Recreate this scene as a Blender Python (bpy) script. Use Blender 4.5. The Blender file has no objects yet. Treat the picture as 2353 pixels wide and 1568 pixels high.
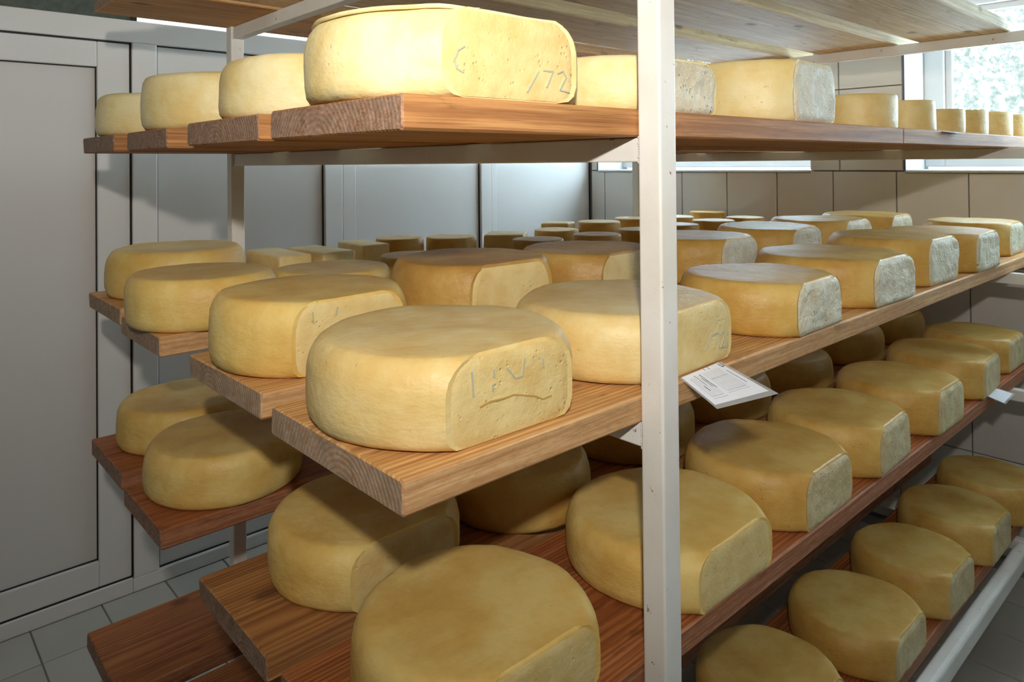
import bpy, bmesh, math, random
from mathutils import Vector, Matrix, noise
random.seed(7)
S = bpy.context.scene
COL = S.collection
R = math.radians

# ------------------------------------------------------------------ camera
# X runs along the shelf boards, Y from the aisle to the partition, Z up (metres)
CAM = Vector((-0.85, -0.616, 1.651))
YAW, PITCH, ROLL, FPX = 0.8307, 0.0084, -0.0092, 1652.2
f = Vector((math.cos(YAW), math.sin(YAW), 0)); r = Vector((math.sin(YAW), -math.cos(YAW), 0)); u = Vector((0, 0, 1))
f, u = math.cos(PITCH) * f + math.sin(PITCH) * u, math.cos(PITCH) * u - math.sin(PITCH) * f
r, u = math.cos(ROLL) * r + math.sin(ROLL) * u, math.cos(ROLL) * u - math.sin(ROLL) * r
cd = bpy.data.cameras.new('camera'); cam = bpy.data.objects.new('camera', cd); COL.objects.link(cam)
cam.matrix_world = Matrix(((r.x, u.x, -f.x, CAM.x), (r.y, u.y, -f.y, CAM.y), (r.z, u.z, -f.z, CAM.z), (0, 0, 0, 1)))
cd.sensor_fit = 'HORIZONTAL'; cd.sensor_width = 36.0; cd.lens = FPX / 2353 * 36.0
cd.shift_y = (361.3 - 784.0) / 2353.0
cd.clip_start = 0.02
S.camera = cam

# ------------------------------------------------------------------ light
S.view_settings.view_transform = 'Standard'
S.view_settings.look = 'None'
S.view_settings.exposure = 0.0
S.view_settings.gamma = 1.0
S.view_settings.use_curve_mapping = False
W = bpy.data.worlds.new('world'); S.world = W; W.use_nodes = True
bg = W.node_tree.nodes['Background']; bg.inputs[0].default_value = (0.75, 0.87, 1.0, 1); bg.inputs[1].default_value = 1.5
# the camera's flash gun, sitting above the lens
ld = bpy.data.lights.new('flash_gun', 'SPOT'); ld.energy = 110; ld.color = (1.0, 0.955, 0.885)
ld.spot_size = R(142); ld.spot_blend = 1.0; ld.shadow_soft_size = 0.025
lo = bpy.data.objects.new('flash_gun', ld); COL.objects.link(lo)
lo.location = (-1.00, -0.78, 2.00)
aim = Vector((math.cos(YAW), math.sin(YAW), 0.25))
lo.rotation_euler = aim.to_track_quat('-Z', 'Y').to_euler()
WINDOW_GLOW = 68.0

# ------------------------------------------------------------------ node helpers
def mat(name):
    m = bpy.data.materials.new(name); m.use_nodes = True
    nt = m.node_tree; b = nt.nodes['Principled BSDF']
    return m, nt, b
def N(nt, t, **kw):
    n = nt.nodes.new(t)
    for k, v in kw.items():
        if k.startswith('i_'):
            key = k[2:]
            n.inputs[int(key) if key.isdigit() else key.replace('_', ' ')].default_value = v
        else: setattr(n, k, v)
    return n
def ramp(nt, src, stops):
    n = nt.nodes.new('ShaderNodeValToRGB'); cr = n.color_ramp
    while len(cr.elements) < len(stops): cr.elements.new(0.5)
    for e, (p, c) in zip(cr.elements, stops):
        e.position = p; e.color = (*c, 1) if len(c) == 3 else c
    nt.links.new(src, n.inputs[0]); return n.outputs[0]
def mixc(nt, fac, a, b, mode='MIX'):
    n = nt.nodes.new('ShaderNodeMix'); n.data_type = 'RGBA'; n.blend_type = mode
    for i, v in ((0, fac), (6, a), (7, b)):
        if isinstance(v, (int, float)): n.inputs[i].default_value = v
        elif isinstance(v, tuple): n.inputs[i].default_value = (*v, 1)
        else: nt.links.new(v, n.inputs[i])
    return n.outputs[2]
def math_(nt, op, a, b=0.0, c=0.0):
    n = nt.nodes.new('ShaderNodeMath'); n.operation = op
    for i, v in ((0, a), (1, b), (2, c)):
        if isinstance(v, (int, float)): n.inputs[i].default_value = v
        else: nt.links.new(v, n.inputs[i])
    return n.outputs[0]
def bump(nt, b, h, strength, dist):
    n = nt.nodes.new('ShaderNodeBump'); n.inputs['Strength'].default_value = strength; n.inputs['Distance'].default_value = dist
    nt.links.new(h, n.inputs['Height']); nt.links.new(n.outputs[0], b.inputs['Normal']); return n
def objvec(nt, scale=(1, 1, 1), rnd=True):
    tc = nt.nodes.new('ShaderNodeTexCoord'); v = tc.outputs['Object']
    if rnd:
        oi = nt.nodes.new('ShaderNodeObjectInfo')
        a = N(nt, 'ShaderNodeVectorMath', operation='SCALE'); a.inputs[0].default_value = (37.1, 11.3, 23.7)
        nt.links.new(oi.outputs['Random'], a.inputs['Scale'])
        s = N(nt, 'ShaderNodeVectorMath', operation='ADD'); nt.links.new(v, s.inputs[0]); nt.links.new(a.outputs[0], s.inputs[1]); v = s.outputs[0]
    mp = nt.nodes.new('ShaderNodeMapping'); mp.inputs['Scale'].default_value = scale
    nt.links.new(v, mp.inputs[0]); return mp.outputs[0]
def tex(nt, vec, scale, detail=4, rough=0.55):
    n = N(nt, 'ShaderNodeTexNoise'); n.inputs['Scale'].default_value = scale; n.inputs['Detail'].default_value = detail; n.inputs['Roughness'].default_value = rough
    nt.links.new(vec, n.inputs['Vector']); return n.outputs['Fac']

def plain(name, col, rough=0.5, spec=0.4, metal=0.0):
    m, nt, b = mat(name); b.inputs['Base Color'].default_value = (*col, 1); b.inputs['Roughness'].default_value = rough
    b.inputs['Specular IOR Level'].default_value = spec; b.inputs['Metallic'].default_value = metal; return m

def cheese_mat(name, light, mid, deep, blot=0.5, bumpy=0.35):
    m, nt, b = mat(name); v = objvec(nt)
    big = tex(nt, v, 9, 4, 0.6); c = ramp(nt, big, [(0.36, deep), (0.50, mid), (0.62, light)])
    fine = tex(nt, v, 60, 4)
    c = mixc(nt, math_(nt, 'MULTIPLY', fine, 0.30), c, light)
    sp = N(nt, 'ShaderNodeTexVoronoi'); sp.inputs['Scale'].default_value = 55; nt.links.new(v, sp.inputs['Vector'])
    spot = ramp(nt, sp.outputs['Distance'], [(0.05, (1, 1, 1)), (0.16, (0, 0, 0))])
    patch = ramp(nt, tex(nt, v, 14, 2), [(0.55, (0, 0, 0)), (0.68, (1, 1, 1))])
    pit = math_(nt, 'MULTIPLY', spot, patch)
    c = mixc(nt, math_(nt, 'MULTIPLY', pit, 0.45), c, tuple(x * 0.62 for x in mid))
    nt.links.new(c, b.inputs['Base Color'])
    h = math_(nt, 'SUBTRACT', math_(nt, 'ADD', math_(nt, 'ADD', math_(nt, 'MULTIPLY', fine, 0.6), math_(nt, 'MULTIPLY', tex(nt, objvec(nt, (1, 1, 2.2)), 24, 4, 0.6), 1.5)), math_(nt, 'MULTIPLY', tex(nt, v, 230, 3), 0.25)), math_(nt, 'MULTIPLY', pit, 0.8))
    bump(nt, b, h, bumpy, 0.004)
    b.inputs['Roughness'].default_value = 0.46; b.inputs['Specular IOR Level'].default_value = 0.40
    b.inputs['Subsurface Weight'].default_value = 0.12; b.inputs['Subsurface Radius'].default_value = (0.012, 0.007, 0.003); b.inputs['Subsurface Scale'].default_value = 0.5
    return m
M = {}
M['rind'] = cheese_mat('yellow_rind', (0.80, 0.64, 0.31), (0.75, 0.55, 0.22), (0.69, 0.46, 0.15))
M['rind_pale'] = cheese_mat('pale_rind', (0.84, 0.73, 0.42), (0.80, 0.65, 0.31), (0.76, 0.55, 0.20))
M['rind_gold'] = cheese_mat('golden_rind', (0.70, 0.47, 0.14), (0.62, 0.37, 0.085), (0.54, 0.29, 0.055))
def face_mat(name, a, bcol, pitcol, k=1.0):
    m, nt, b = mat(name); v = objvec(nt)
    c = ramp(nt, tex(nt, v, 22, 4), [(0.32, bcol), (0.62, a)])
    vo = N(nt, 'ShaderNodeTexVoronoi'); vo.inputs['Scale'].default_value = 110; vo.inputs['Randomness'].default_value = 1.0
    nt.links.new(v, vo.inputs['Vector'])
    pit = ramp(nt, vo.outputs['Distance'], [(0.10, (1, 1, 1)), (0.30, (0, 0, 0))])
    pit = math_(nt, 'MULTIPLY', pit, ramp(nt, tex(nt, v, 30, 3), [(0.52, (0, 0, 0)), (0.66, (1, 1, 1))]))
    c = mixc(nt, math_(nt, 'MULTIPLY', pit, min(1, 0.5 * k)), c, pitcol)
    nt.links.new(c, b.inputs['Base Color'])
    h = math_(nt, 'SUBTRACT', tex(nt, v, 75, 5, 0.65), math_(nt, 'MULTIPLY', pit, 0.9))
    bump(nt, b, h, 0.45 * k, 0.005 * k); b.inputs['Roughness'].default_value = 0.55
    return m
M['face_white'] = face_mat('white_cut_face', (0.80, 0.74, 0.57), (0.66, 0.56, 0.36), (0.38, 0.28, 0.13), 1.7)
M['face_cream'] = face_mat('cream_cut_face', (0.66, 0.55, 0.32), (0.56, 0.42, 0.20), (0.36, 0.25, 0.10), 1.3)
M['face_yellow'] = face_mat('yellow_cut_face', (0.77, 0.60, 0.27), (0.70, 0.49, 0.18), (0.58, 0.38, 0.13))
M['rind_deep'] = cheese_mat('deep_golden_rind', (0.58, 0.37, 0.11), (0.50, 0.28, 0.065), (0.43, 0.22, 0.045))
M['rind_amber'] = cheese_mat('amber_rind', (0.82, 0.60, 0.21), (0.76, 0.50, 0.14), (0.69, 0.41, 0.09))
M['lip'] = cheese_mat('lip_rind', (0.86, 0.74, 0.42), (0.80, 0.64, 0.30), (0.74, 0.54, 0.20))

def wood_mat(name, pale, mid, dark, endc, edge=0.6):
    m, nt, b = mat(name)
    v = objvec(nt, (0.12, 1, 1))
    tc = nt.nodes.new('ShaderNodeTexCoord'); oi = nt.nodes.new('ShaderNodeObjectInfo')
    cx = N(nt, 'ShaderNodeCombineXYZ'); nt.links.new(math_(nt, 'MULTIPLY_ADD', oi.outputs['Random'], 0.20, -0.10), cx.inputs[1])
    cx.inputs[2].default_value = 0.035
    ad = N(nt, 'ShaderNodeVectorMath', operation='ADD'); nt.links.new(tc.outputs['Object'], ad.inputs[0]); nt.links.new(cx.outputs[0], ad.inputs[1])
    mp = nt.nodes.new('ShaderNodeMapping'); mp.inputs['Scale'].default_value = (0.06, 1, 1); nt.links.new(ad.outputs[0], mp.inputs[0])
    wv = N(nt, 'ShaderNodeTexWave', wave_type='RINGS', rings_direction='X')
    wv.inputs['Scale'].default_value = 40; wv.inputs['Distortion'].default_value = 6; wv.inputs['Detail'].default_value = 3; wv.inputs['Detail Scale'].default_value = 0.32; wv.inputs['Detail Roughness'].default_value = 0.55
    nt.links.new(mp.outputs[0], wv.inputs['Vector'])
    c = ramp(nt, wv.outputs['Fac'], [(0.05, dark), (0.45, mid), (0.9, pale)])
    streak = tex(nt, objvec(nt, (0.35, 6, 6)), 9, 4)
    c = mixc(nt, 0.55, c, ramp(nt, streak, [(0.30, dark), (0.5, mid), (0.72, pale)]))
    stain = tex(nt, objvec(nt, (0.6, 1.2, 1.2)), 5, 3)
    c = mixc(nt, ramp(nt, stain, [(0.50, (0, 0, 0)), (0.75, (0.45, 0.45, 0.45))]), c, tuple(x * 0.55 for x in mid))
    vo = N(nt, 'ShaderNodeTexVoronoi'); vo.inputs['Scale'].default_value = 7; nt.links.new(objvec(nt, (0.55, 1, 1)), vo.inputs['Vector'])
    kn = ramp(nt, vo.outputs['Distance'], [(0.06, (1, 1, 1)), (0.13, (0, 0, 0))])
    c = mixc(nt, math_(nt, 'MULTIPLY', kn, 0.8), c, (0.10, 0.045, 0.02))
    gm = nt.nodes.new('ShaderNodeNewGeometry'); sx = N(nt, 'ShaderNodeSeparateXYZ'); nt.links.new(gm.outputs['True Normal'], sx.inputs[0])
    ex = ramp(nt, math_(nt, 'ABSOLUTE', sx.outputs[0]), [(0.6, (0, 0, 0)), (0.8, (1, 1, 1))])
    ec = mixc(nt, 0.55, ramp(nt, wv.outputs['Fac'], [(0.1, tuple(x * 0.55 for x in endc)), (0.6, endc)]), ramp(nt, tex(nt, objvec(nt), 60, 4), [(0.35, tuple(x * 0.6 for x in endc)), (0.65, tuple(min(1, x * 1.25) for x in endc))]))
    c = mixc(nt, ex, c, ec)
    # sawn edges: paler and greyer than the oiled top
    ey = ramp(nt, math_(nt, 'ABSOLUTE', sx.outputs[1]), [(0.6, (0, 0, 0)), (0.8, (edge, edge, edge))])
    saw = tex(nt, objvec(nt, (1.0, 5, 5)), 45, 5, 0.7)
    c = mixc(nt, ey, c, mixc(nt, 0.35, ramp(nt, saw, [(0.32, tuple(x * 0.55 for x in endc)), (0.52, tuple(0.45 * x + 0.55 * y for x, y in zip(mid, endc))), (0.70, tuple(min(1, 1.35 * y) for y in endc))]), c))
    fine = tex(nt, objvec(nt, (0.25, 9, 14)), 30, 4, 0.65)
    c = mixc(nt, ramp(nt, fine, [(0.50, (0, 0, 0)), (0.66, (0.7, 0.7, 0.7))]), c, dark)
    coarse = tex(nt, objvec(nt, (0.12, 4, 7)), 24, 3, 0.6)
    c = mixc(nt, ramp(nt, coarse, [(0.50, (0, 0, 0)), (0.60, (0.5, 0.5, 0.5))]), c, dark)
    mould = tex(nt, objvec(nt, (0.35, 1, 1)), 26, 4, 0.6)
    c = mixc(nt, ramp(nt, mould, [(0.62, (0, 0, 0)), (0.70, (0.6, 0.6, 0.6))]), c, tuple(0.6 * x for x in dark))
    nt.links.new(c, b.inputs['Base Color'])
    bump(nt, b, math_(nt, 'ADD', math_(nt, 'MULTIPLY', wv.outputs['Fac'], 0.4), streak), 0.35, 0.002)
    b.inputs['Roughness'].default_value = 0.62; b.inputs['Specular IOR Level'].default_value = 0.3
    return m
M['wood'] = wood_mat('oiled_pine', (0.82, 0.50, 0.21), (0.72, 0.38, 0.13), (0.42, 0.19, 0.06), (0.43, 0.32, 0.23), 0.85)
M['wood_orange'] = wood_mat('orange_pine', (0.58, 0.29, 0.10), (0.46, 0.20, 0.06), (0.24, 0.09, 0.028), (0.36, 0.24, 0.17), 0.15)
M['wood_red'] = wood_mat('red_pine', (0.54, 0.21, 0.07), (0.42, 0.135, 0.038), (0.22, 0.06, 0.018), (0.38, 0.25, 0.18), 0.8)
M['wood_pale'] = wood_mat('bounce_lit_pine', (0.88, 0.73, 0.47), (0.80, 0.63, 0.37), (0.56, 0.39, 0.20), (0.64, 0.50, 0.33), 0.2)  # topmost boards: wood lightened to carry the flash and window bounce underneath

def paint_mat():
    m, nt, b = mat('white_enamel'); v = objvec(nt)
    ch = ramp(nt, tex(nt, v, 38, 5, 0.7), [(0.665, (0, 0, 0)), (0.685, (1, 1, 1))])
    dirt = ramp(nt, tex(nt, v, 7, 4), [(0.45, (0, 0, 0)), (0.8, (0.5, 0.5, 0.5))])
    c = mixc(nt, dirt, (0.80, 0.78, 0.74), (0.60, 0.54, 0.44)); c = mixc(nt, ch, c, (0.30, 0.16, 0.06))
    nt.links.new(c, b.inputs['Base Color']); b.inputs['Roughness'].default_value = 0.38
    bump(nt, b, tex(nt, v, 160, 2), 0.12, 0.002); return m
M['paint'] = paint_mat()
M['weld'] = plain('rusty_weld', (0.42, 0.30, 0.15), 0.7)
M['pvc'] = plain('white_pvc', (0.76, 0.725, 0.69), 0.32, 0.5)
M['panel'] = plain('satin_panel', (0.72, 0.68, 0.645), 0.36, 0.5)
M['gasket'] = plain('black_gasket', (0.015, 0.015, 0.015), 0.6)
def tile_mat(name, a, b_, rough):
    m, nt, b = mat(name); v = objvec(nt)
    c = mixc(nt, tex(nt, v, 6, 3), a, b_); nt.links.new(c, b.inputs['Base Color']); b.inputs['Roughness'].default_value = rough
    bump(nt, b, tex(nt, v, 25, 2), 0.04, 0.002); return m
M['walltile'] = tile_mat('glazed_wall_tile', (0.72, 0.68, 0.62), (0.66, 0.62, 0.56), 0.22)
M['floortile'] = tile_mat('matt_floor_tile', (0.50, 0.47, 0.42), (0.42, 0.39, 0.34), 0.45)
M['grout'] = plain('grey_grout', (0.25, 0.23, 0.21), 0.85)
M['wall'] = plain('white_plaster', (0.62, 0.60, 0.56), 0.8)
M['backwall'] = plain('beige_plaster', (0.42, 0.39, 0.35), 0.85)
M['reveal'] = plain('white_reveal', (0.85, 0.86, 0.88), 0.5)
M['trimdark'] = plain('dark_tile_trim', (0.12, 0.12, 0.12), 0.4)
def pane_mat():
    m, nt, b = mat('bright_frosted_pane'); v = objvec(nt, rnd=False)
    # bright sky seen through pale foliage behind the glass
    n1 = tex(nt, v, 30, 6, 0.75); g = 1.0 / WINDOW_GLOW
    c = ramp(nt, n1, [(0.40, (0.52 * g, 0.70 * g, 0.64 * g)), (0.45, (0.74 * g, 0.95 * g, 0.93 * g)), (0.53, (0.78 * g, 0.97 * g, 0.97 * g)), (0.56, (0.60, 0.84, 1.0))])
    nt.links.new(c, b.inputs['Emission Color']); b.inputs['Emission Strength'].default_value = WINDOW_GLOW
    b.inputs['Base Color'].default_value = (0.01, 0.01, 0.01, 1); b.inputs['Roughness'].default_value = 0.15; b.inputs['Specular IOR Level'].default_value = 0.1; return m
M['pane'] = pane_mat()
def transom_mat():
    m, nt, b = mat('grey_green_glass'); v = objvec(nt, rnd=False)
    c = ramp(nt, tex(nt, v, 30, 5, 0.7), [(0.35, (0.06, 0.075, 0.06)), (0.65, (0.10, 0.115, 0.095)), (0.78, (0.22, 0.24, 0.21))])
    nt.links.new(c, b.inputs['Base Color']); b.inputs['Roughness'].default_value = 0.25; return m
M['transom'] = transom_mat()
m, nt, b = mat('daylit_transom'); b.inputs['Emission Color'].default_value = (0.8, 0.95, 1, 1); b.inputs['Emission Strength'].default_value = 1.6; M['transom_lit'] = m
M['crack'] = plain('crack_shade', (0.50, 0.32, 0.09), 0.7)
M['paper'] = plain('white_paper', (0.86, 0.86, 0.92), 0.55)
M['ink'] = plain('black_print', (0.05, 0.05, 0.07), 0.6)
M['inkgrey'] = plain('grey_rules', (0.32, 0.32, 0.36), 0.6)
M['blueink'] = plain('faded_blue_ink', (0.46, 0.45, 0.34), 0.6)
m, nt, b = mat('clear_sleeve'); b.inputs['Base Color'].default_value = (0.85, 0.85, 0.85, 1); b.inputs['Alpha'].default_value = 0.30; b.inputs['Roughness'].default_value = 0.12; M['sleeve'] = m

# ------------------------------------------------------------------ mesh helpers
def tag(o, label=None, cat=None, group=None, kind=None):
    if label: o['label'] = label
    if cat: o['category'] = cat
    if group: o['group'] = group
    if kind: o['kind'] = kind
    return o
def link(name, me, m, parent=None, loc=None):
    o = bpy.data.objects.new(name, me); COL.objects.link(o)
    if m is not None and not me.materials: me.materials.append(m)
    if parent is not None: o.parent = parent
    if loc is not None: o.location = loc
    return o
def empty(name, loc=(0, 0, 0)):
    o = bpy.data.objects.new(name, None); COL.objects.link(o); o.location = loc; o.empty_display_size = 0.05; return o
def boxmesh(name, size, bev=0.0, seg=1):
    bm = bmesh.new(); bmesh.ops.create_cube(bm, size=1.0); bmesh.ops.scale(bm, vec=size, verts=bm.verts)
    if bev: bmesh.ops.bevel(bm, geom=list(bm.edges), offset=bev, segments=seg, affect='EDGES', profile=0.5)
    me = bpy.data.meshes.new(name); bm.to_mesh(me); bm.free(); return me
def box(name, lo_, hi, m, parent=None, bev=0.0, seg=1, origin=None):
    lo_, hi = Vector(lo_), Vector(hi); c = (lo_ + hi) / 2
    me = boxmesh(name, hi - lo_, bev, seg)
    base = Vector(origin) if origin is not None else Vector((0, 0, 0))
    return link(name, me, m, parent, c - base)
def pymesh(name, v, fcs, smooth=False):
    me = bpy.data.meshes.new(name); me.from_pydata(v, [], fcs); me.update()
    if smooth: me.polygons.foreach_set('use_smooth', [True] * len(me.polygons))
    return me
def frame_mesh(name, x0, x1, z0, z1, w, y0, y1):
    # rectangular ring in the XZ plane, from y0 (front) to y1
    o_ = [(x0, z0), (x1, z0), (x1, z1), (x0, z1)]; i_ = [(x0 + w, z0 + w), (x1 - w, z0 + w), (x1 - w, z1 - w), (x0 + w, z1 - w)]
    v = [(x, y, z) for y in (y0, y1) for ring in (o_, i_) for x, z in ring]; fcs = []
    for k in range(4):
        n = (k + 1) % 4
        fcs += [(k, n, 4 + n, 4 + k), (8 + k, 12 + k, 12 + n, 8 + n), (k, 8 + k, 8 + n, n), (4 + k, 4 + n, 12 + n, 12 + k)]
    return pymesh(name, v, fcs)

# ------------------------------------------------------------------ setting
FZ = 0.025                 # floor height
YB = 2.402                 # partition plane
XW = 2.585                 # tiled window wall plane
CEIL = 2.72
fl = box('floor', (-2.6, -2.1, FZ - 0.08), (XW + 0.3, YB + 0.9, FZ - 0.004), M['grout']); tag(fl, kind='structure')
tp = 0.2225; tme = boxmesh('floor_tile', (tp - 0.005, tp - 0.005, 0.010), 0.0015)
for i in range(-3, 14):
    for j in range(0, 15):
        x = -0.400 + (i + 0.5) * tp; y = 2.403 - (j + 0.5) * tp
        if x + tp / 2 > XW: continue
        link('floor_tile', tme, M['floortile'], fl, Vector((x, y, FZ - 0.005)) - fl.location)
cme = boxmesh('floor_tile_cut', (tp - 0.005, 0.05, 0.010), 0.0015)
for i in range(-3, 13):
    link('floor_tile', cme, M['floortile'], fl, Vector((-0.400 + (i + 0.5) * tp, 2.430, FZ - 0.005)) - fl.location)
ce = box('ceiling', (-2.6, -2.1, CEIL), (XW + 0.3, YB + 0.9, CEIL + 0.1), M['wall']); tag(ce, kind='structure')
wr = box('wall_right', (-2.6, -2.15, FZ), (XW + 0.3, -2.05, CEIL), M['backwall']); tag(wr, kind='structure')
wf = box('wall_front', (-2.65, -2.1, FZ), (-2.55, YB + 0.9, CEIL), M['backwall']); tag(wf, kind='structure')

# ---- window wall (tiled) ----
WT = 0.29; WINS = [(0.99, 2.345), (-1.15, 0.56)]; SILL = 1.605; WTOP = 2.42
wb = empty('wall_back', (XW, 0, FZ)); tag(wb, kind='structure')
O = (XW, 0, FZ)
def wslab(y0, y1, z0, z1):
    box('wall_core', (XW + 0.012, y0, z0), (XW + WT, y1, z1), M['grout'], wb, origin=O)
wslab(-2.1, YB + 0.9, FZ, SILL - 0.012); wslab(-2.1, YB + 0.9, WTOP + 0.012, CEIL)
wslab(-2.1, WINS[1][0] - 0.012, SILL - 0.012, WTOP + 0.012); wslab(WINS[1][1] + 0.012, WINS[0][0] - 0.012, SILL - 0.012, WTOP + 0.012); wslab(WINS[0][1] + 0.012, YB + 0.9, SILL - 0.012, WTOP + 0.012)
tw, thh, y00, z00, gp = 0.2823, 0.3900, 2.2936, 1.599, 0.0022
cache = {}
def walltile(y0, y1, z0, z1):
    y0 += gp; y1 -= gp; z0 += gp; z1 -= gp
    if y1 - y0 < 0.012 or z1 - z0 < 0.012: return
    key = (round(y1 - y0, 4), round(z1 - z0, 4))
    if key not in cache: cache[key] = boxmesh('wall_tile', (0.012, key[0], key[1]), 0.0016)
    link('wall_tile', cache[key], M['walltile'], wb, Vector((XW + 0.006, (y0 + y1) / 2, (z0 + z1) / 2)) - Vector(O))
yl = [YB] + [y00 - k * tw for k in range(0, 15)]
for k in range(len(yl) - 1):
    for q in range(0, 5):
        zt = z00 - q * thh; zb_ = max(FZ, zt - thh)
        if zt > FZ + 0.02: walltile(yl[k + 1], yl[k], zb_, zt)
zrows = [(SILL - 0.004, 1.984), (1.984, 2.374), (2.374, CEIL)]
for z0, z1 in zrows:
    for y0, y1 in [(WINS[1][1] + 0.010, 0.850), (0.850, WINS[0][0] - 0.002), (WINS[0][1], YB), (-1.43, WINS[1][0]), (-1.715, -1.43), (-2.0, -1.715)]:
        walltile(y0, y1, z0, z1)
for k in range(len(yl) - 1):
    y0, y1 = yl[k + 1], yl[k]
    for wy0, wy1 in WINS:
        a, c = max(y0, wy0), min(y1, wy1)
        if c - a > 0.02: walltile(a, c, WTOP, CEIL)
for n, (y0, y1) in enumerate(WINS):
    w = empty('window_%d' % (n + 1), (XW + WT, (y0 + y1) / 2, SILL)); tag(w, kind='structure'); o_ = w.location
    box('sill', (XW - 0.006, y0, SILL - 0.012), (XW + WT, y1, SILL), M['reveal'], w, 0.003, origin=o_)
    box('reveal', (XW + 0.002, y1, SILL), (XW + WT, y1 + 0.012, WTOP), M['reveal'], w, origin=o_)
    box('reveal', (XW + 0.002, y0 - 0.012, SILL), (XW + WT, y0, WTOP), M['reveal'], w, origin=o_)
    box('reveal', (XW + 0.002, y0, WTOP), (XW + WT, y1, WTOP + 0.012), M['reveal'], w, origin=o_)
    box('corner_trim', (XW - 0.003, y1, SILL), (XW + 0.004, y1 + 0.009, WTOP), M['trimdark'], w, origin=o_)
    box('corner_trim', (XW - 0.003, y0, SILL - 0.015), (XW + 0.004, y1, SILL - 0.010), M['trimdark'], w, origin=o_)
    fx0, fx1 = XW + WT - 0.05, XW + WT + 0.01; fw = 0.085
    for nm, lo_, hi in [('frame', (fx0, y0, SILL + .012), (fx1, y0 + fw, WTOP)), ('frame', (fx0, y1 - fw, SILL + .012), (fx1, y1, WTOP)), ('frame', (fx0, y0 + fw, SILL + .012), (fx1, y1 - fw, SILL + 0.05)), ('frame', (fx0, y0 + fw, WTOP - fw), (fx1, y1 - fw, WTOP))]:
        box(nm, lo_, hi, M['pvc'], w, 0.004, origin=o_)
    sw = 0.03
    for lo_, hi in [((fx0 + .015, y0 + fw, SILL + .05), (fx1, y0 + fw + sw, WTOP - fw)), ((fx0 + .015, y1 - fw - sw, SILL + .05), (fx1, y1 - fw, WTOP - fw)), ((fx0 + .015, y0 + fw, SILL + .05), (fx1, y1 - fw, SILL + .05 + sw)), ((fx0 + .015, y0 + fw, WTOP - fw - sw), (fx1, y1 - fw, WTOP - fw))]:
        box('sash', lo_, hi, M['pvc'], w, 0.003, origin=o_)
    box('pane', (fx0 + 0.035, y0 + fw + sw - .004, SILL + .05 + sw - .004), (fx0 + 0.043, y1 - fw - sw + .004, WTOP - fw - sw + .004), M['pane'], w, origin=o_)

# ---- white panel partition with a door ----
wl = empty('wall_left', (0, YB, FZ)); tag(wl, kind='structure'); O = (0, YB, FZ)
PT = 2.213
def pv(lo_, hi, nm='frame_profile', m='pvc', bev=0.004): return box(nm, lo_, hi, M[m], wl, bev, 2, origin=O)
pv((-2.55, YB, 2.128), (XW, YB + 0.07, PT), 'top_rail'); pv((-0.070, YB, FZ), (XW, YB + 0.07, 0.078), 'bottom_rail')
pv((-1.25, YB, FZ), (-0.070, YB + 0.07, 0.083), 'bottom_rail'); pv((-2.55, YB, FZ), (-1.25, YB + 0.07, 0.083), 'bottom_rail')
pv((-0.066, YB, 0.078), (0.025, YB + 0.07, 2.128), 'mullion')
pv((-1.25, YB, 0.083), (-1.16, YB + 0.07, 2.128), 'mullion')
pv((0.742, YB, 0.078), (0.833, YB + 0.07, 2.128), 'mullion'); pv((0.835, YB + 0.004, 0.078), (0.907, YB + 0.07, 2.128), 'mullion')
pv((1.677, YB, 0.078), (1.752, YB + 0.07, 2.128), 'mullion'); pv((1.754, YB + 0.004, 0.078), (1.793, YB + 0.07, 2.128), 'mullion')
def sunk(x0, x1, z0, z1):
    p = box('panel', (x0, YB + 0.020, z0), (x1, YB + 0.045, z1), M['panel'], wl, origin=O)
    g = link('gasket', frame_mesh('gasket', x0, x1, z0, z1, 0.005, YB + 0.0145, YB + 0.0205), M['gasket'], wl, (0, -YB, -FZ))
sunk(0.025, 0.742, 0.078, 2.128); sunk(0.907, 1.677, 0.078, 2.128); sunk(1.793, XW, 0.078, 2.128); sunk(-2.55, -1.25, 0.083, 2.128)
d = empty('door_1', (-0.62, YB, 0.085)); tag(d, kind='structure'); o_ = d.location
dx0, dx1, dz0, dz1 = -1.158, -0.072, 0.088, 2.122
ix0, ix1, iz0, iz1 = -1.05, -0.183, 0.186, 2.026
for lo_, hi in [((dx0, YB + .008, dz0), (ix0, YB + .06, dz1)), ((ix1, YB + .008, dz0), (dx1, YB + .06, dz1)), ((ix0, YB + .008, dz0), (ix1, YB + .06, iz0)), ((ix0, YB + .008, iz1), (ix1, YB + .06, dz1))]:
    box('leaf_frame', lo_, hi, M['pvc'], d, 0.004, 2, origin=o_)
box('leaf_panel', (ix0, YB + 0.024, iz0), (ix1, YB + 0.05, iz1), M['panel'], d, origin=o_)
link('gasket', frame_mesh('gasket', ix0, ix1, iz0, iz1, 0.004, YB + 0.019, YB + 0.0245), M['gasket'], d, -o_)
link('gasket', frame_mesh('gasket', dx0 - .004, dx1 + .006, dz0 - .005, dz1 + .006, 0.006, YB + 0.0075, YB + 0.03), M['gasket'], d, -o_)
# glazed strip above the partition
box('transom_pane', (-2.55, YB + 0.02, PT), (-0.062, YB + 0.03, CEIL), M['transom'], wl, origin=O)
box('transom_post', (-0.064, YB + 0.012, PT), (-0.044, YB + 0.04, CEIL), M['gasket'], wl, origin=O)
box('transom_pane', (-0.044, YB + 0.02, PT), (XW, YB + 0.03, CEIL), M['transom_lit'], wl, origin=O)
wk = box('wall_rear', (-2.6, YB + 0.85, FZ), (XW + 0.3, YB + 0.95, CEIL), M['wall']); tag(wk, kind='structure')

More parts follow.
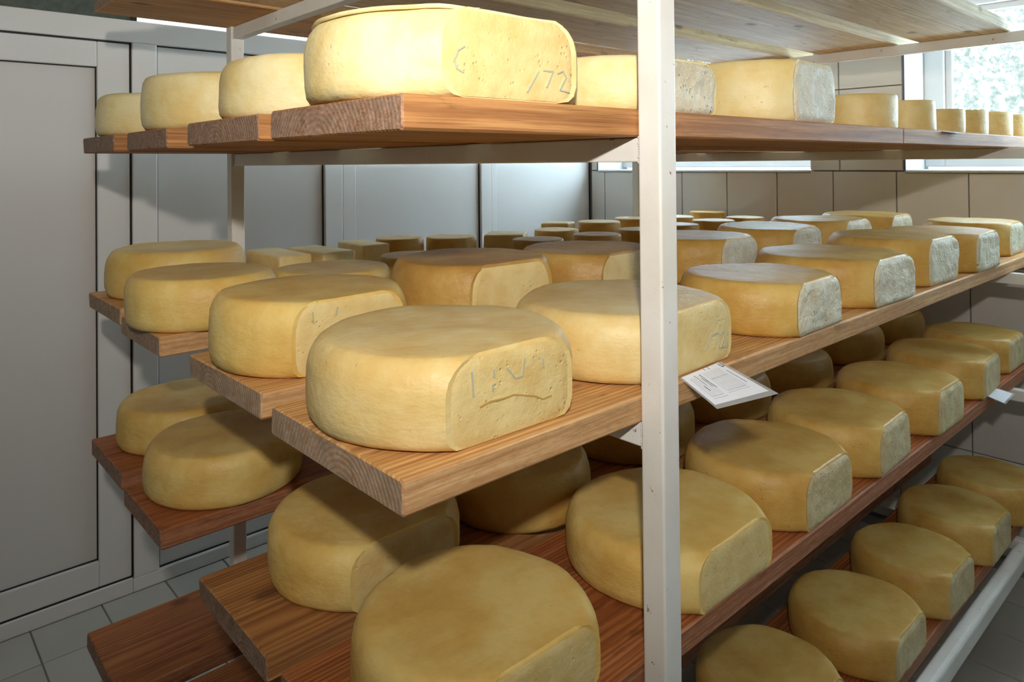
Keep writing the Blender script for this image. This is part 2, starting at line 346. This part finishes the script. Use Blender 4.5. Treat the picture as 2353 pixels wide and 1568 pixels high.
# ------------------------------------------------------------------ steel rack
ZT = {0: 2.119, 1: 1.729, 2: 1.308, 3: 0.919, 4: 0.420}     # board tops
BT = 0.041
PW, YP, XF = 0.0403, 1.586, 2.0055
rk = empty('shelf_rack', (0, 0, FZ)); tag(rk, 'white painted steel tube rack carrying all the shelf boards', 'rack'); O = (0, 0, FZ)
for x0 in (0.0, XF):
    yf_ = 0.0 if x0 == 0.0 else -0.115
    for y0 in (yf_, YP):
        p = box('post', (x0, y0, FZ + 0.006), (x0 + PW, y0 + PW, 2.50), M['paint'], rk, 0.004, 3, origin=O)
        box('foot_plate', (x0 - 0.02, y0 - 0.02, FZ), (x0 + PW + 0.02, y0 + PW + 0.02, FZ + 0.006), M['paint'], rk, origin=O)
    for lv, zt in ZT.items():
        top = zt - BT - 0.0006
        box('crossbeam', (x0 + 0.006, yf_ + PW, top - 0.0365), (x0 + PW - 0.002, YP, top), M['paint'], rk, 0.0025, 2, origin=O)
        for yy, s in ((yf_ + PW, 1), (YP, -1)):
            v = []; n_ = 10
            bm = bmesh.new()
            for k in range(n_):      # lumpy bead round the joint
                zz = top - 0.0365 + 0.0365 * k / (n_ - 1)
                bmesh.ops.create_icosphere(bm, subdivisions=1, radius=0.0022 + 0.0014 * random.random(), matrix=Matrix.Translation((x0 + 0.0055, yy + s * 0.001, zz - FZ)))
            me = bpy.data.meshes.new('weld_bead'); bm.to_mesh(me); bm.free()
            link('weld_bead', me, M['paint'], rk)
for y0 in (0.0, YP):
    box('side_rail', (PW, y0 - 0.004, ZT[4] - BT - 0.062), (XF, y0 + PW - 0.004, ZT[4] - BT - 0.002), M['paint'], rk, 0.012, 4, origin=O)

# ------------------------------------------------------------------ boards
ROWS = {0: [(0.036, 0.318), (0.392, 0.690), (0.800, 1.110), (1.270, 1.626)],
        1: [(0.0412, 0.380), (0.441, 0.753), (0.930, 1.215), (1.305, 1.621)],
        2: [(0.0412, 0.378), (0.441, 0.753), (0.927, 1.215), (1.305, 1.621)],
        3: [(0.0412, 0.385), (0.429, 0.714), (0.933, 1.205), (1.287, 1.584)],
        4: [(0.0412, 0.360), (0.440, 0.740), (0.900, 1.190), (1.250, 1.560)]}
ENDS = {0: [-0.40, -0.41, -0.40, -0.362], 1: [-0.411, -0.402, -0.386, -0.392], 2: [-0.413, -0.400, -0.400, -0.379], 3: [-0.398, -0.399, -0.398, -0.382], 4: [-0.40, -0.40, -0.415, -0.400]}
FAR = {0: 2.22, 1: 2.54, 2: 2.54, 3: 2.50, 4: 2.48}
LVN = {0: 'cheeseless topmost', 1: 'upper', 2: 'middle', 3: 'lower', 4: 'bottom'}
RWN = ['aisle-side', 'second', 'third', 'partition-side']
WM = {0: ['wood_pale', 'wood_pale', 'wood_pale', 'wood'], 1: ['wood_orange'] * 4, 2: ['wood', 'wood', 'wood', 'wood'], 3: ['wood_red', 'wood_orange', 'wood_red', 'wood_red'], 4: ['wood_red', 'wood_red', 'wood_red', 'wood_red']}
def board_mesh(L, w, t, seed):
    nx, pts = 40, []
    # cross-section ring with worn corners
    c = 0.0035
    sec = [(-w/2 + c, 0), (w/2 - c, 0), (w/2, c), (w/2, t - c), (w/2 - c, t), (0, t), (-w/2 + c, t), (-w/2, t - c), (-w/2, c)]
    v, fcs = [], []
    for i in range(nx + 1):
        x = L * i / nx
        xe = 0.0025 if i == 1 else x
        if i == nx - 1: xe = L - 0.0025
        end = i in (0, nx)
        for (y, z) in sec:
            if end: yy, zz = y * (1 - 0.005 / w), 0.002 + z * (1 - 0.004 / t)
            else: yy, zz = y, z
            j = noise.noise(Vector((xe * 3.0 + seed, y * 9, z * 30))) * 0.0011
            k = noise.noise(Vector((seed, y * 14, z * 40))) * 0.003 if i <= 1 else 0
            v.append((xe + k, yy + j * 0.8, min(zz, t)))
    n = len(sec)
    for i in range(nx):
        for k in range(n):
            a, b_ = i * n + k, i * n + (k + 1) % n
            fcs.append((a, b_, b_ + n, a + n)[::-1])
    fcs.append(tuple(range(n))); fcs.append(tuple(range(nx * n, nx * n + n))[::-1])
    me = pymesh('shelf_board', v, fcs)
    bm = bmesh.new(); bm.from_mesh(me); bmesh.ops.recalc_face_normals(bm, faces=bm.faces); bm.to_mesh(me); bm.free()
    return me
for lv in range(5):
    for k, (y0, y1) in enumerate(ROWS[lv]):
        spans = [(ENDS[lv][k], FAR[lv])]
        names = ['']
        if lv == 1 and k == 0: spans = [(ENDS[1][0], 1.056), (1.059, FAR[1])]; names = [', overhanging length', ', length by the window wall']
        for (xa, xb), ex in zip(spans, names):
            me = board_mesh(xb - xa, y1 - y0, BT, lv * 13.7 + k * 3.1 + xa)
            o = link('shelf_board', me, M[WM[lv][k]], None, (xa, (y0 + y1) / 2, ZT[lv] - BT))
            tag(o, 'rough pine shelf board, %s plank of the %s rack level%s' % (RWN[k], LVN[lv], ex), 'board', 'shelf boards on the steel rack')

# ------------------------------------------------------------------ cheeses
PROF = [(0.0, 0.0), (0.0, 0.45), (0.0, 0.80), (0.0, 0.905), (0.03, 0.955), (0.10, 0.985), (0.22, 0.998), (0.36, 1.0), (0.50, 1.0), (0.64, 0.998), (0.77, 0.985), (0.87, 0.960), (0.94, 0.930), (0.985, 0.900), (1.0, 0.865), (1.0, 0.78), (1.0, 0.58), (1.0, 0.30), (1.0, 0.0)]
PROF_SQ = [(0.0, 0.0), (0.0, 0.5), (0.0, 0.93), (0.02, 0.975), (0.08, 0.995), (0.3, 1.0), (0.6, 1.0), (0.85, 0.995), (0.95, 0.985), (0.99, 0.96), (1.0, 0.93), (1.0, 0.6), (1.0, 0.25), (1.0, 0.0)]
def wheel_mesh(r_, h, fl, seed, lip=False, rough=1.0, prof=None, na=64, nf=16):
    d = fl * r_ if fl < 1 else None
    v, fcs, rings = [], [], []
    prof = prof or PROF
    tot = na + (nf if d else 0)
    caps = {}
    for t in (0.0, 1.0): caps[t] = max(s for tt, s in prof if tt == t)
    for t, s in prof:
        ring = []
        cap = caps.get(t); shrink = 1.0
        if cap and s < cap and s > 0: shrink = s / cap; rr = r_ * cap
        else: rr = r_ * s
        if rr < 1e-6:
            ring = [len(v)]; z = t * h
            v.append((0, 0, z - (0.0015 if t > .5 else 0))); rings.append(ring); continue
        pts = []
        if d and rr > d:
            tc = math.asin(d / rr)     # corners at angles -tc and pi+tc
            for k in range(na):
                a = -tc + (math.pi + 2 * tc) * k / (na - 1); pts.append((rr * math.cos(a), rr * math.sin(a)))
            xc = rr * math.cos(tc)
            for k in range(1, nf + 1): pts.append((-xc + 2 * xc * k / (nf + 1), -d))
        elif d:
            # inside the flat: a plain ring with its share of points facing the cut
            tc = math.pi / 2 * 0.62
            for k in range(na):
                a = -tc + (math.pi + 2 * tc) * k / (na - 1); pts.append((rr * math.cos(a), rr * math.sin(a)))
            for k in range(1, nf + 1):
                a = math.pi + tc + (math.pi - 2 * tc) * k / (nf + 1); pts.append((rr * math.cos(a), rr * math.sin(a)))
        else:
            for k in range(na):
                a = 2 * math.pi * k / na; pts.append((rr * math.cos(a), rr * math.sin(a)))
        for idx_, (x, y) in enumerate(pts):
            z = t * h
            onflat = d and abs(y + d) < 1e-5 and shrink == 1.0
            x *= shrink; y *= shrink
            p = Vector((x * 9 + seed, y * 9, z * 12))
            q = Vector((x * 34 + seed, y * 34, z * 40))
            n1 = noise.noise(p); n2 = noise.noise(q)
            ln = math.hypot(x, y) or 1
            side = 1.0 if 0.0 < t < 1.0 else 0.35
            dr = (n1 * 0.0040 + n2 * 0.0013) * rough * side * min(1, s)
            if onflat: ox, oy = 0, -n2 * 0.0008 * rough + (0.004 if t == 1.0 else 0.0015 if t > 0.98 else 0.002 if t == 0 else 0)
            else: ox, oy = x / ln * dr, y / ln * dr
            if d and 0 < t < 1 and idx_ in (0, na - 1): ox, oy = x / ln * 0.0022, y / ln * 0.0022
            if lip and 0.86 < t < 0.95: ox += x / ln * 0.003; oy += y / ln * 0.003
            oz = (n1 * 0.0030 + n2 * 0.0009) * rough if t >= 0.94 else 0.0
            ring.append(len(v)); v.append((x + ox, y + oy, z + oz))
        rings.append(ring)
    for a, b_ in zip(rings[:-1], rings[1:]):
        if len(a) == 1:
            for k in range(tot): fcs.append((a[0], b_[(k + 1) % tot], b_[k]))
        elif len(b_) == 1:
            for k in range(tot): fcs.append((a[k], a[(k + 1) % tot], b_[0]))
        else:
            for k in range(tot): fcs.append((a[k], a[(k + 1) % tot], b_[(k + 1) % tot], b_[k]))
    me = pymesh('body', v, fcs, True)
    if d:
        hard = set()
        side = [rg for rg, (t, s) in zip(rings, prof) if len(rg) > 1 and (0 < t < 1 or s == caps.get(t))]
        for a, b_ in zip(side[:-1], side[1:]):
            for k in (0, na - 1): hard.add(frozenset((a[k], b_[k])))
        for rg in (side[0], side[-1]):
            seq = rg[na - 1:] + rg[:1]
            for p_, q_ in zip(seq[:-1], seq[1:]): hard.add(frozenset((p_, q_)))
        at = me.attributes.new('sharp_edge', 'BOOLEAN', 'EDGE')
        at.data.foreach_set('value', [frozenset(e.vertices) in hard for e in me.edges])
    return me
def face_mesh(r_, h, fl, seed, rough=1.0):
    lift = 0.0012 + 0.0022 * rough
    d = fl * r_; nx, nz = 26, 14
    v, fcs = [], []
    def half(t):
        for (t0, s0), (t1, s1) in zip(PROF[3:-4], PROF[4:-3]):
            if t0 <= t <= t1: s = s0 + (s1 - s0) * (t - t0) / max(1e-6, t1 - t0); break
        else: s = 0.9
        return math.sqrt(max(0.0, (s * r_) ** 2 - d * d))
    for j in range(nz + 1):
        t = 0.02 + 0.94 * j / nz; w_ = half(t) * 0.955
        for i in range(nx + 1):
            x = -w_ + 2 * w_ * i / nx
            edge = i in (0, nx) or j in (0, nz)
            n_ = noise.noise(Vector((x * 60 + seed, t * h * 60, 3.3))) * 0.0014 + noise.noise(Vector((x * 22 + seed, t * h * 22, 1.3))) * 0.0018
            v.append((x, -d - (0.0002 if edge else max(0.0008, lift + n_ * rough)), t * h))
    for j in range(nz):
        for i in range(nx):
            a = j * (nx + 1) + i; fcs.append((a, a + 1, a + nx + 2, a + nx + 1))
    return pymesh('cut_face', v, fcs, True)
def stroke_mesh(name, polys, w_=0.0022):
    # ink strokes drawn as thin raised ribbons in the XZ plane, facing -Y
    v, fcs = [], []
    for pl in polys:
        for (x0, z0), (x1, z1) in zip(pl[:-1], pl[1:]):
            dx, dz = x1 - x0, z1 - z0; L = math.hypot(dx, dz) or 1; nx_, nz_ = -dz / L * w_ / 2, dx / L * w_ / 2
            b0 = len(v)
            for (x, z) in ((x0 - nx_, z0 - nz_), (x1 - nx_, z1 - nz_), (x1 + nx_, z1 + nz_), (x0 + nx_, z0 + nz_)): v.append((x, 0, z))
            for (x, z) in ((x0 - nx_, z0 - nz_), (x1 - nx_, z1 - nz_), (x1 + nx_, z1 + nz_), (x0 + nx_, z0 + nz_)): v.append((x, 0.0025, z))
            fcs += [(b0, b0 + 1, b0 + 2, b0 + 3), (b0 + 4, b0 + 7, b0 + 6, b0 + 5)] + [(b0 + k, b0 + 4 + k, b0 + 4 + (k + 1) % 4, b0 + (k + 1) % 4) for k in range(4)]
    return pymesh(name, v, fcs)
ORD = ['first', 'second', 'third', 'fourth', 'fifth', 'sixth', 'seventh', 'eighth', 'ninth', 'tenth', 'eleventh', 'twelfth', 'thirteenth']
# level, row, x, y, radius, height, flat ratio (1 = full round), rind, cut face
CH = [
 (1,'A',-0.229,0.209,0.191,0.111,0.82,'pale','yellow'),(1,'A',0.168,0.215,0.172,0.093,0.78,'pale','white'),(1,'A',0.656,0.215,0.172,0.132,0.78,'pale','white'),
 (1,'A',1.175,0.200,0.100,0.095,1,'rind',0),(1,'A',1.430,0.160,0.075,0.091,1,'rind',0),(1,'A',1.699,0.160,0.075,0.078,1,'rind',0),(1,'A',1.946,0.160,0.075,0.086,1,'rind',0),(1,'A',2.255,0.160,0.075,0.093,1,'rind',0),(1,'A',2.45,0.150,0.072,0.09,1,'rind',0),
 (1,'B',-0.218,0.601,0.172,0.105,1,'pale',0),(1,'C',-0.217,1.068,0.172,0.122,1,'pale',0),(1,'D',-0.222,1.461,0.172,0.108,1,'pale',0),
 (2,'A',-0.234,0.211,0.185,0.111,0.82,'rind','yellow'),(2,'A',0.154,0.202,0.190,0.106,0.78,'rind','yellow'),(2,'A',0.582,0.170,0.167,0.103,0.78,'gold','white'),(2,'A',0.986,0.187,0.189,0.110,0.78,'gold','white'),(2,'A',1.372,0.186,0.174,0.126,0.78,'gold','white'),(2,'A',1.732,0.171,0.174,0.116,0.78,'gold','white'),(2,'A',2.219,0.204,0.168,0.114,0.78,'gold','white'),
 (2,'B',-0.236,0.603,0.172,0.121,0.78,'amber','yellow'),(2,'B',0.139,0.600,0.174,0.142,0.78,'deep','yellow'),(2,'B',0.510,0.600,0.172,0.130,0.78,'deep','yellow'),(2,'B',1.008,0.600,0.172,0.123,0.78,'gold','white'),(2,'B',1.430,0.600,0.172,0.124,0.78,'gold','white'),(2,'B',1.818,0.599,0.182,0.126,0.78,'gold','white'),(2,'B',2.242,0.599,0.178,0.121,0.78,'gold','white'),
 (2,'C',-0.270,1.055,0.160,0.107,1,'amber',0),(2,'C',0.058,1.068,0.148,0.080,1,'amber',0),(2,'C',0.325,1.073,0.105,0.086,1,'amber',0),
 (2,'C',0.851,1.121,0.088,0.087,1,'gold',0),(2,'C',1.131,1.102,0.088,0.084,1,'gold',0),(2,'C',1.382,1.100,0.090,0.085,1,'gold',0),(2,'C',1.636,1.110,0.090,0.087,1,'gold',0),(2,'C',1.913,1.111,0.092,0.087,1,'gold',0),(2,'C',2.080,1.000,0.066,0.074,1,'gold',0),(2,'C',2.200,1.125,0.086,0.083,1,'gold',0),
 (2,'D',-0.191,1.480,0.176,0.121,1,'amber',0),(2,'D',0.555,1.508,0.083,0.087,1,'gold',0),(2,'D',0.744,1.460,0.091,0.080,1,'gold',0),(2,'D',1.240,1.410,0.090,0.074,1,'gold',0),(2,'D',1.571,1.469,0.095,0.083,1,'gold',0),(2,'D',1.822,1.475,0.090,0.083,1,'gold',0),(2,'D',2.099,1.440,0.090,0.077,1,'gold',0),(2,'D',2.430,1.469,0.092,0.082,1,'gold',0),
 (3,'A',-0.189,0.195,0.177,0.096,0.78,'amber','yellow'),(3,'A',0.259,0.184,0.186,0.096,0.78,'amber','yellow'),(3,'A',0.623,0.178,0.174,0.111,0.78,'gold','white'),(3,'A',0.971,0.172,0.167,0.115,0.78,'gold','white'),(3,'A',1.351,0.162,0.167,0.117,0.78,'gold','white'),(3,'A',1.760,0.171,0.168,0.114,0.78,'gold','white'),(3,'A',2.127,0.182,0.162,0.114,0.78,'gold','white'),
 (3,'B',-0.152,0.562,0.174,0.105,0.78,'amber','yellow'),(3,'B',0.211,0.540,0.160,0.109,1,'gold',0),(3,'B',0.649,0.585,0.172,0.112,1,'gold',0),(3,'B',1.040,0.585,0.172,0.112,1,'gold',0),(3,'B',1.420,0.570,0.172,0.100,1,'gold',0),(3,'B',1.879,0.580,0.172,0.112,1,'gold',0),(3,'B',2.300,0.580,0.172,0.112,1,'gold',0),
 (3,'C',-0.210,1.090,0.173,0.108,1,'amber',0),(3,'D',-0.180,1.446,0.172,0.108,1,'amber',0),
 (4,'A',0.656,0.197,0.160,0.102,0.78,'gold','white'),(4,'A',1.045,0.165,0.165,0.097,0.78,'gold','white'),(4,'A',1.395,0.150,0.161,0.116,0.78,'gold','white'),(4,'A',1.770,0.148,0.163,0.117,0.78,'gold','white'),(4,'A',2.111,0.142,0.158,0.124,0.78,'gold','white'),
 (4,'B',0.800,0.590,0.170,0.112,1,'gold',0),(4,'B',1.160,0.590,0.170,0.112,1,'gold',0),(4,'B',1.520,0.590,0.170,0.112,1,'gold',0),(4,'B',1.880,0.590,0.170,0.112,1,'gold',0),(4,'B',2.240,0.590,0.170,0.112,1,'gold',0),
]
# loaves and blocks: level, row, x, y, length x, length y, height, turn
BL = [(2,'D',0.098,1.480,0.105,0.245,0.080,0.0),(2,'D',0.222,1.455,0.108,0.235,0.080,0.02),(2,'D',0.415,1.520,0.098,0.190,0.080,-0.04),(2,'D',0.945,1.385,0.150,0.150,0.082,0.72),(2,'D',1.395,1.550,0.130,0.120,0.085,0.5)]
allc = [('w', c[0], c[1], c[2], c) for c in CH] + [('b', c[0], c[1], c[2], c) for c in BL]
order = {}
for lv in range(5):
    for rw in 'ABCD':
        row = sorted([c for c in allc if c[1] == lv and c[2] == rw], key=lambda c: c[3])
        for i, c in enumerate(row): order[id(c)] = i
BIT = {'A': 'aisle-side', 'B': 'second', 'C': 'third', 'D': 'partition-side'}
INK = {  # x, z on the cut face (metres from face centre / base)
 (1, 'A', 0): [[(-.078,.062),(-.088,.056),(-.093,.045),(-.090,.034),(-.080,.030)], [(0.020,.012),(.040,.040)], [(.048,.042),(.066,.042),(.054,.020)], [(.074,.040),(.084,.044),(.090,.036),(.078,.018),(.096,.016)]],
 (2, 'A', 0): [[(-.066,.062),(-.068,.092)], [(-.034,.088),(-.033,.078)], [(-.036,.070),(-.035,.062)], [(-.012,.086),(.002,.070),(.014,.070),(.018,.092)], [(.050,.086),(.052,.074)]],
 (2, 'A', 1): [[(0.030,.028),(.050,.052)], [(.056,.050),(.072,.050),(.062,.026)], [(.080,.046),(.090,.050),(.094,.040),(.082,.024),(.100,.022)]],
 (2, 'B', 0): [[(-.070,.085),(-.072,.104)], [(-.030,.092),(-.026,.106)]],
}
for c in allc:
    kind, lv, rw, x, dta = c; idx = order[id(c)]; z = ZT[lv] + 0.0006
    place = '%s from the overhanging end, %s board, %s level' % (ORD[idx], BIT[rw], LVN[lv])
    grp = 'cheeses on the %s rack level' % LVN[lv]
    seed = lv * 31.7 + ord(rw) * 5.3 + idx * 7.9
    if kind == 'b':
        _, _, x, y, lx, ly, h, rz = dta
        bm = bmesh.new(); bmesh.ops.create_cube(bm, size=1); bmesh.ops.scale(bm, vec=(lx, ly, h), verts=bm.verts); bmesh.ops.translate(bm, vec=(0, 0, h / 2), verts=bm.verts)
        bmesh.ops.bevel(bm, geom=list(bm.edges), offset=0.008, segments=3, affect='EDGES', profile=0.5)
        for vv in bm.verts:
            n_ = noise.noise(vv.co * 14 + Vector((seed, 0, 0))) * 0.004; vv.co.x += n_; vv.co.y -= n_
            if vv.co.z > h * .5: vv.co.z += n_ * .5
        me = bpy.data.meshes.new('cheese_block'); bm.to_mesh(me); bm.free(); me.polygons.foreach_set('use_smooth', [True] * len(me.polygons))
        o = link('cheese_block', me, M['rind'], None, (x, y, z)); o.rotation_euler.z = rz
        tag(o, 'small rectangular yellow cheese block, ' + place, 'cheese', grp); continue
    _, _, x, y, r_, h, fl_, rind, face = dta
    m = {'pale': M['rind_pale'], 'rind': M['rind'], 'gold': M['rind_gold'], 'deep': M['rind_deep'], 'amber': M['rind_amber']}[rind]
    small = r_ < 0.12
    if fl_ >= 1:
        lip = lv == 1 and rw in 'CD'
        me = wheel_mesh(r_, h, 1, seed, lip, 0.5 if small else 1.0, PROF_SQ if small else None, 48 if small else 72)
        o = link('cheese', me, m, None, (x, y, z)); o.rotation_euler.z = random.uniform(0, 6.2)
        tag(o, ('small round yellow cheese, ' if small else 'round yellow cheese wheel, ') + place, 'cheese', grp)
    else:
        t = empty('cheese', (x, y, z)); t.rotation_euler.z = random.uniform(-0.05, 0.05)
        tag(t, ('yellow cheese wheel, whitish flat face, ' if face == 'white' else 'cheese wheel, yellow flat face, ') + place, 'cheese', grp)
        link('body', wheel_mesh(r_, h, fl_, seed, False), m, t)
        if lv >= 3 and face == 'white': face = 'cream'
        fo = link('cut_face', face_mesh(r_, h, fl_, seed, 2.4 if face == 'white' else 1.6 if face == 'cream' else 0.45), M['face_' + face], t)
        if (lv, rw, idx) in INK:
            for st in INK[(lv, rw, idx)]: link('ink_mark', stroke_mesh('ink_mark', [st], 0.0020), M['blueink'], fo, (0, -fl_ * r_ - 0.0036, 0))
        if lv == 2 and rw == 'A' and idx == 0:
            link('crack', stroke_mesh('crack', [[(-.056,.047),(-.040,.050),(-.018,.049),(.0,.050),(.018,.045),(.036,.040),(.050,.033),(.066,.034)]], 0.0018), M['crack'], fo, (0, -fl_ * r_ - 0.0034, 0))
        if lv == 1 and idx == 0:     # flange left by the mould lid, on the rear left of the rim
            v, fcs = [], []; n_ = 40
            for k in range(n_ + 1):
                a = math.pi * (0.42 + 0.98 * k / n_); wv = noise.noise(Vector((k * 0.35, 2, 0))) * 0.0015
                tp_ = min(1, k / 4, (n_ - k) / 4)
                for (rr, zz) in ((0.925, h * 0.955), (0.940 + 0.008 * tp_, h * 0.972), (0.930 + 0.008 * tp_, h * 0.990 + 0.001 * tp_), (0.87, h * 1.003)):
                    v.append((r_ * rr * math.cos(a), max(-fl_ * r_, r_ * rr * math.sin(a)), zz + wv))
            for k in range(n_):
                for q in range(3): fcs.append((k * 4 + q, k * 4 + q + 1, k * 4 + q + 5, k * 4 + q + 4))
            link('rim_flange', pymesh('rim_flange', v, fcs, True), M['lip'], t)

# ------------------------------------------------------------------ paper tags
def paper(corners, label, dense):
    a, b_, c, d_ = [Vector(p) for p in corners]      # back left, back right, front right, front left
    t = empty('paper_tag', a); tag(t, label, 'tag', 'paper tags under the cheeses')
    nrm = (b_ - a).cross(d_ - a).normalized()
    if nrm.z < 0: nrm = -nrm
    def P(u_, v_, lift=0.0): return (a * (1 - u_) * (1 - v_) + b_ * u_ * (1 - v_) + c * u_ * v_ + d_ * (1 - u_) * v_) - a + nrm * lift
    def sheet(name, u0, u1, v0, v1, th, lift, m, parent):
        n_ = 6; v, fcs = [], []
        for lay in (lift, lift + th):
            for i in range(n_ + 1): v += [P(u0, v0 + (v1 - v0) * i / n_, lay), P(u1, v0 + (v1 - v0) * i / n_, lay)]
        q = 2 * (n_ + 1)
        for i in range(n_):
            k = 2 * i; fcs += [(k, k + 1, k + 3, k + 2), (q + k, q + k + 2, q + k + 3, q + k + 1), (k, k + 2, q + k + 2, q + k), (k + 1, q + k + 1, q + k + 3, k + 3)]
        fcs += [(0, q, q + 1, 1), (2 * n_, 2 * n_ + 1, q + 2 * n_ + 1, q + 2 * n_)]
        return link(name, pymesh(name, [tuple(x) for x in v], fcs), m, parent)
    sheet('clear_sleeve', 0, 1, 0, 1, 0.0004, 0, M['sleeve'], t)
    pp = sheet('sheet', 0.03, 0.93, 0.0, 0.90, 0.0004, 0.0006, M['paper'], t)
    if not dense: return
    def bars(name, lst, m):
        v, fcs = [], []
        for (u0, u1, v0, v1) in lst:
            k = len(v)
            for lay in (0.0011, 0.0013): v += [tuple(P(u0, v0, lay)), tuple(P(u1, v0, lay)), tuple(P(u1, v1, lay)), tuple(P(u0, v1, lay))]
            fcs += [(k + 4, k + 5, k + 6, k + 7), (k, k + 3, k + 2, k + 1)] + [(k + q, k + (q + 1) % 4, k + 4 + (q + 1) % 4, k + 4 + q) for q in range(4)]
        tag(link(name, pymesh(name, v, fcs), m, pp), kind='stuff')
    rules = []
    # two ruled forms, lines running away from the board edge
    for k in range(9): rules.append((0.42 + k * 0.043, 0.424 + k * 0.043, 0.10, 0.66))
    rules += [(0.42, 0.766, 0.66, 0.667), (0.42, 0.766, 0.30, 0.306), (0.40, 0.78, 0.71, 0.716)]
    for k in range(6): rules.append((0.12 + k * 0.038, 0.1235 + k * 0.038, 0.12, 0.70))
    rules += [(0.12, 0.31, 0.70, 0.707), (0.10, 0.34, 0.76, 0.766)]
    bars('ruled_form', rules, M['inkgrey'])
    rr = random.Random(3); words = []
    def line(u_, v0, v1, w_=0.010):
        v_ = v0
        while v_ < v1:
            e = min(v1, v_ + rr.uniform(0.02, 0.05)); words.append((u_, u_ + w_, v_, e)); v_ = e + 0.008
    line(0.84, 0.22, 0.60); line(0.335, 0.10, 0.52, 0.013); line(0.30, 0.20, 0.46); line(0.235, 0.08, 0.40); line(0.185, 0.40, 0.55, 0.013)
    words += [(0.86, 0.872, 0.02, 0.11), (0.93 - .02, 0.92, 0.02, 0.11), (0.86, 0.92, 0.11, 0.125), (0.62, 0.63, 0.0, 0.07), (0.52, 0.53, 0.0, 0.06)]
    bars('printed_text', words, M['ink'])
paper([(0.109, 0.046, 1.3092), (0.239, 0.053, 1.3092), (0.214, -0.063, 1.287), (0.084, -0.035, 1.287)], 'white printed form in clear sleeve jutting over the middle shelf edge', True)
paper([(1.720, 0.044, 0.9202), (1.834, 0.046, 0.9202), (1.835, -0.006, 0.913), (1.700, -0.012, 0.913)], 'small blank white paper tag jutting over the lower shelf edge', False)
paper([(1.340, 0.060, 1.7302), (1.480, 0.060, 1.7302), (1.470, 0.012, 1.721), (1.335, 0.016, 1.722)], 'white paper slip under small cheese on the upper shelf edge', False)
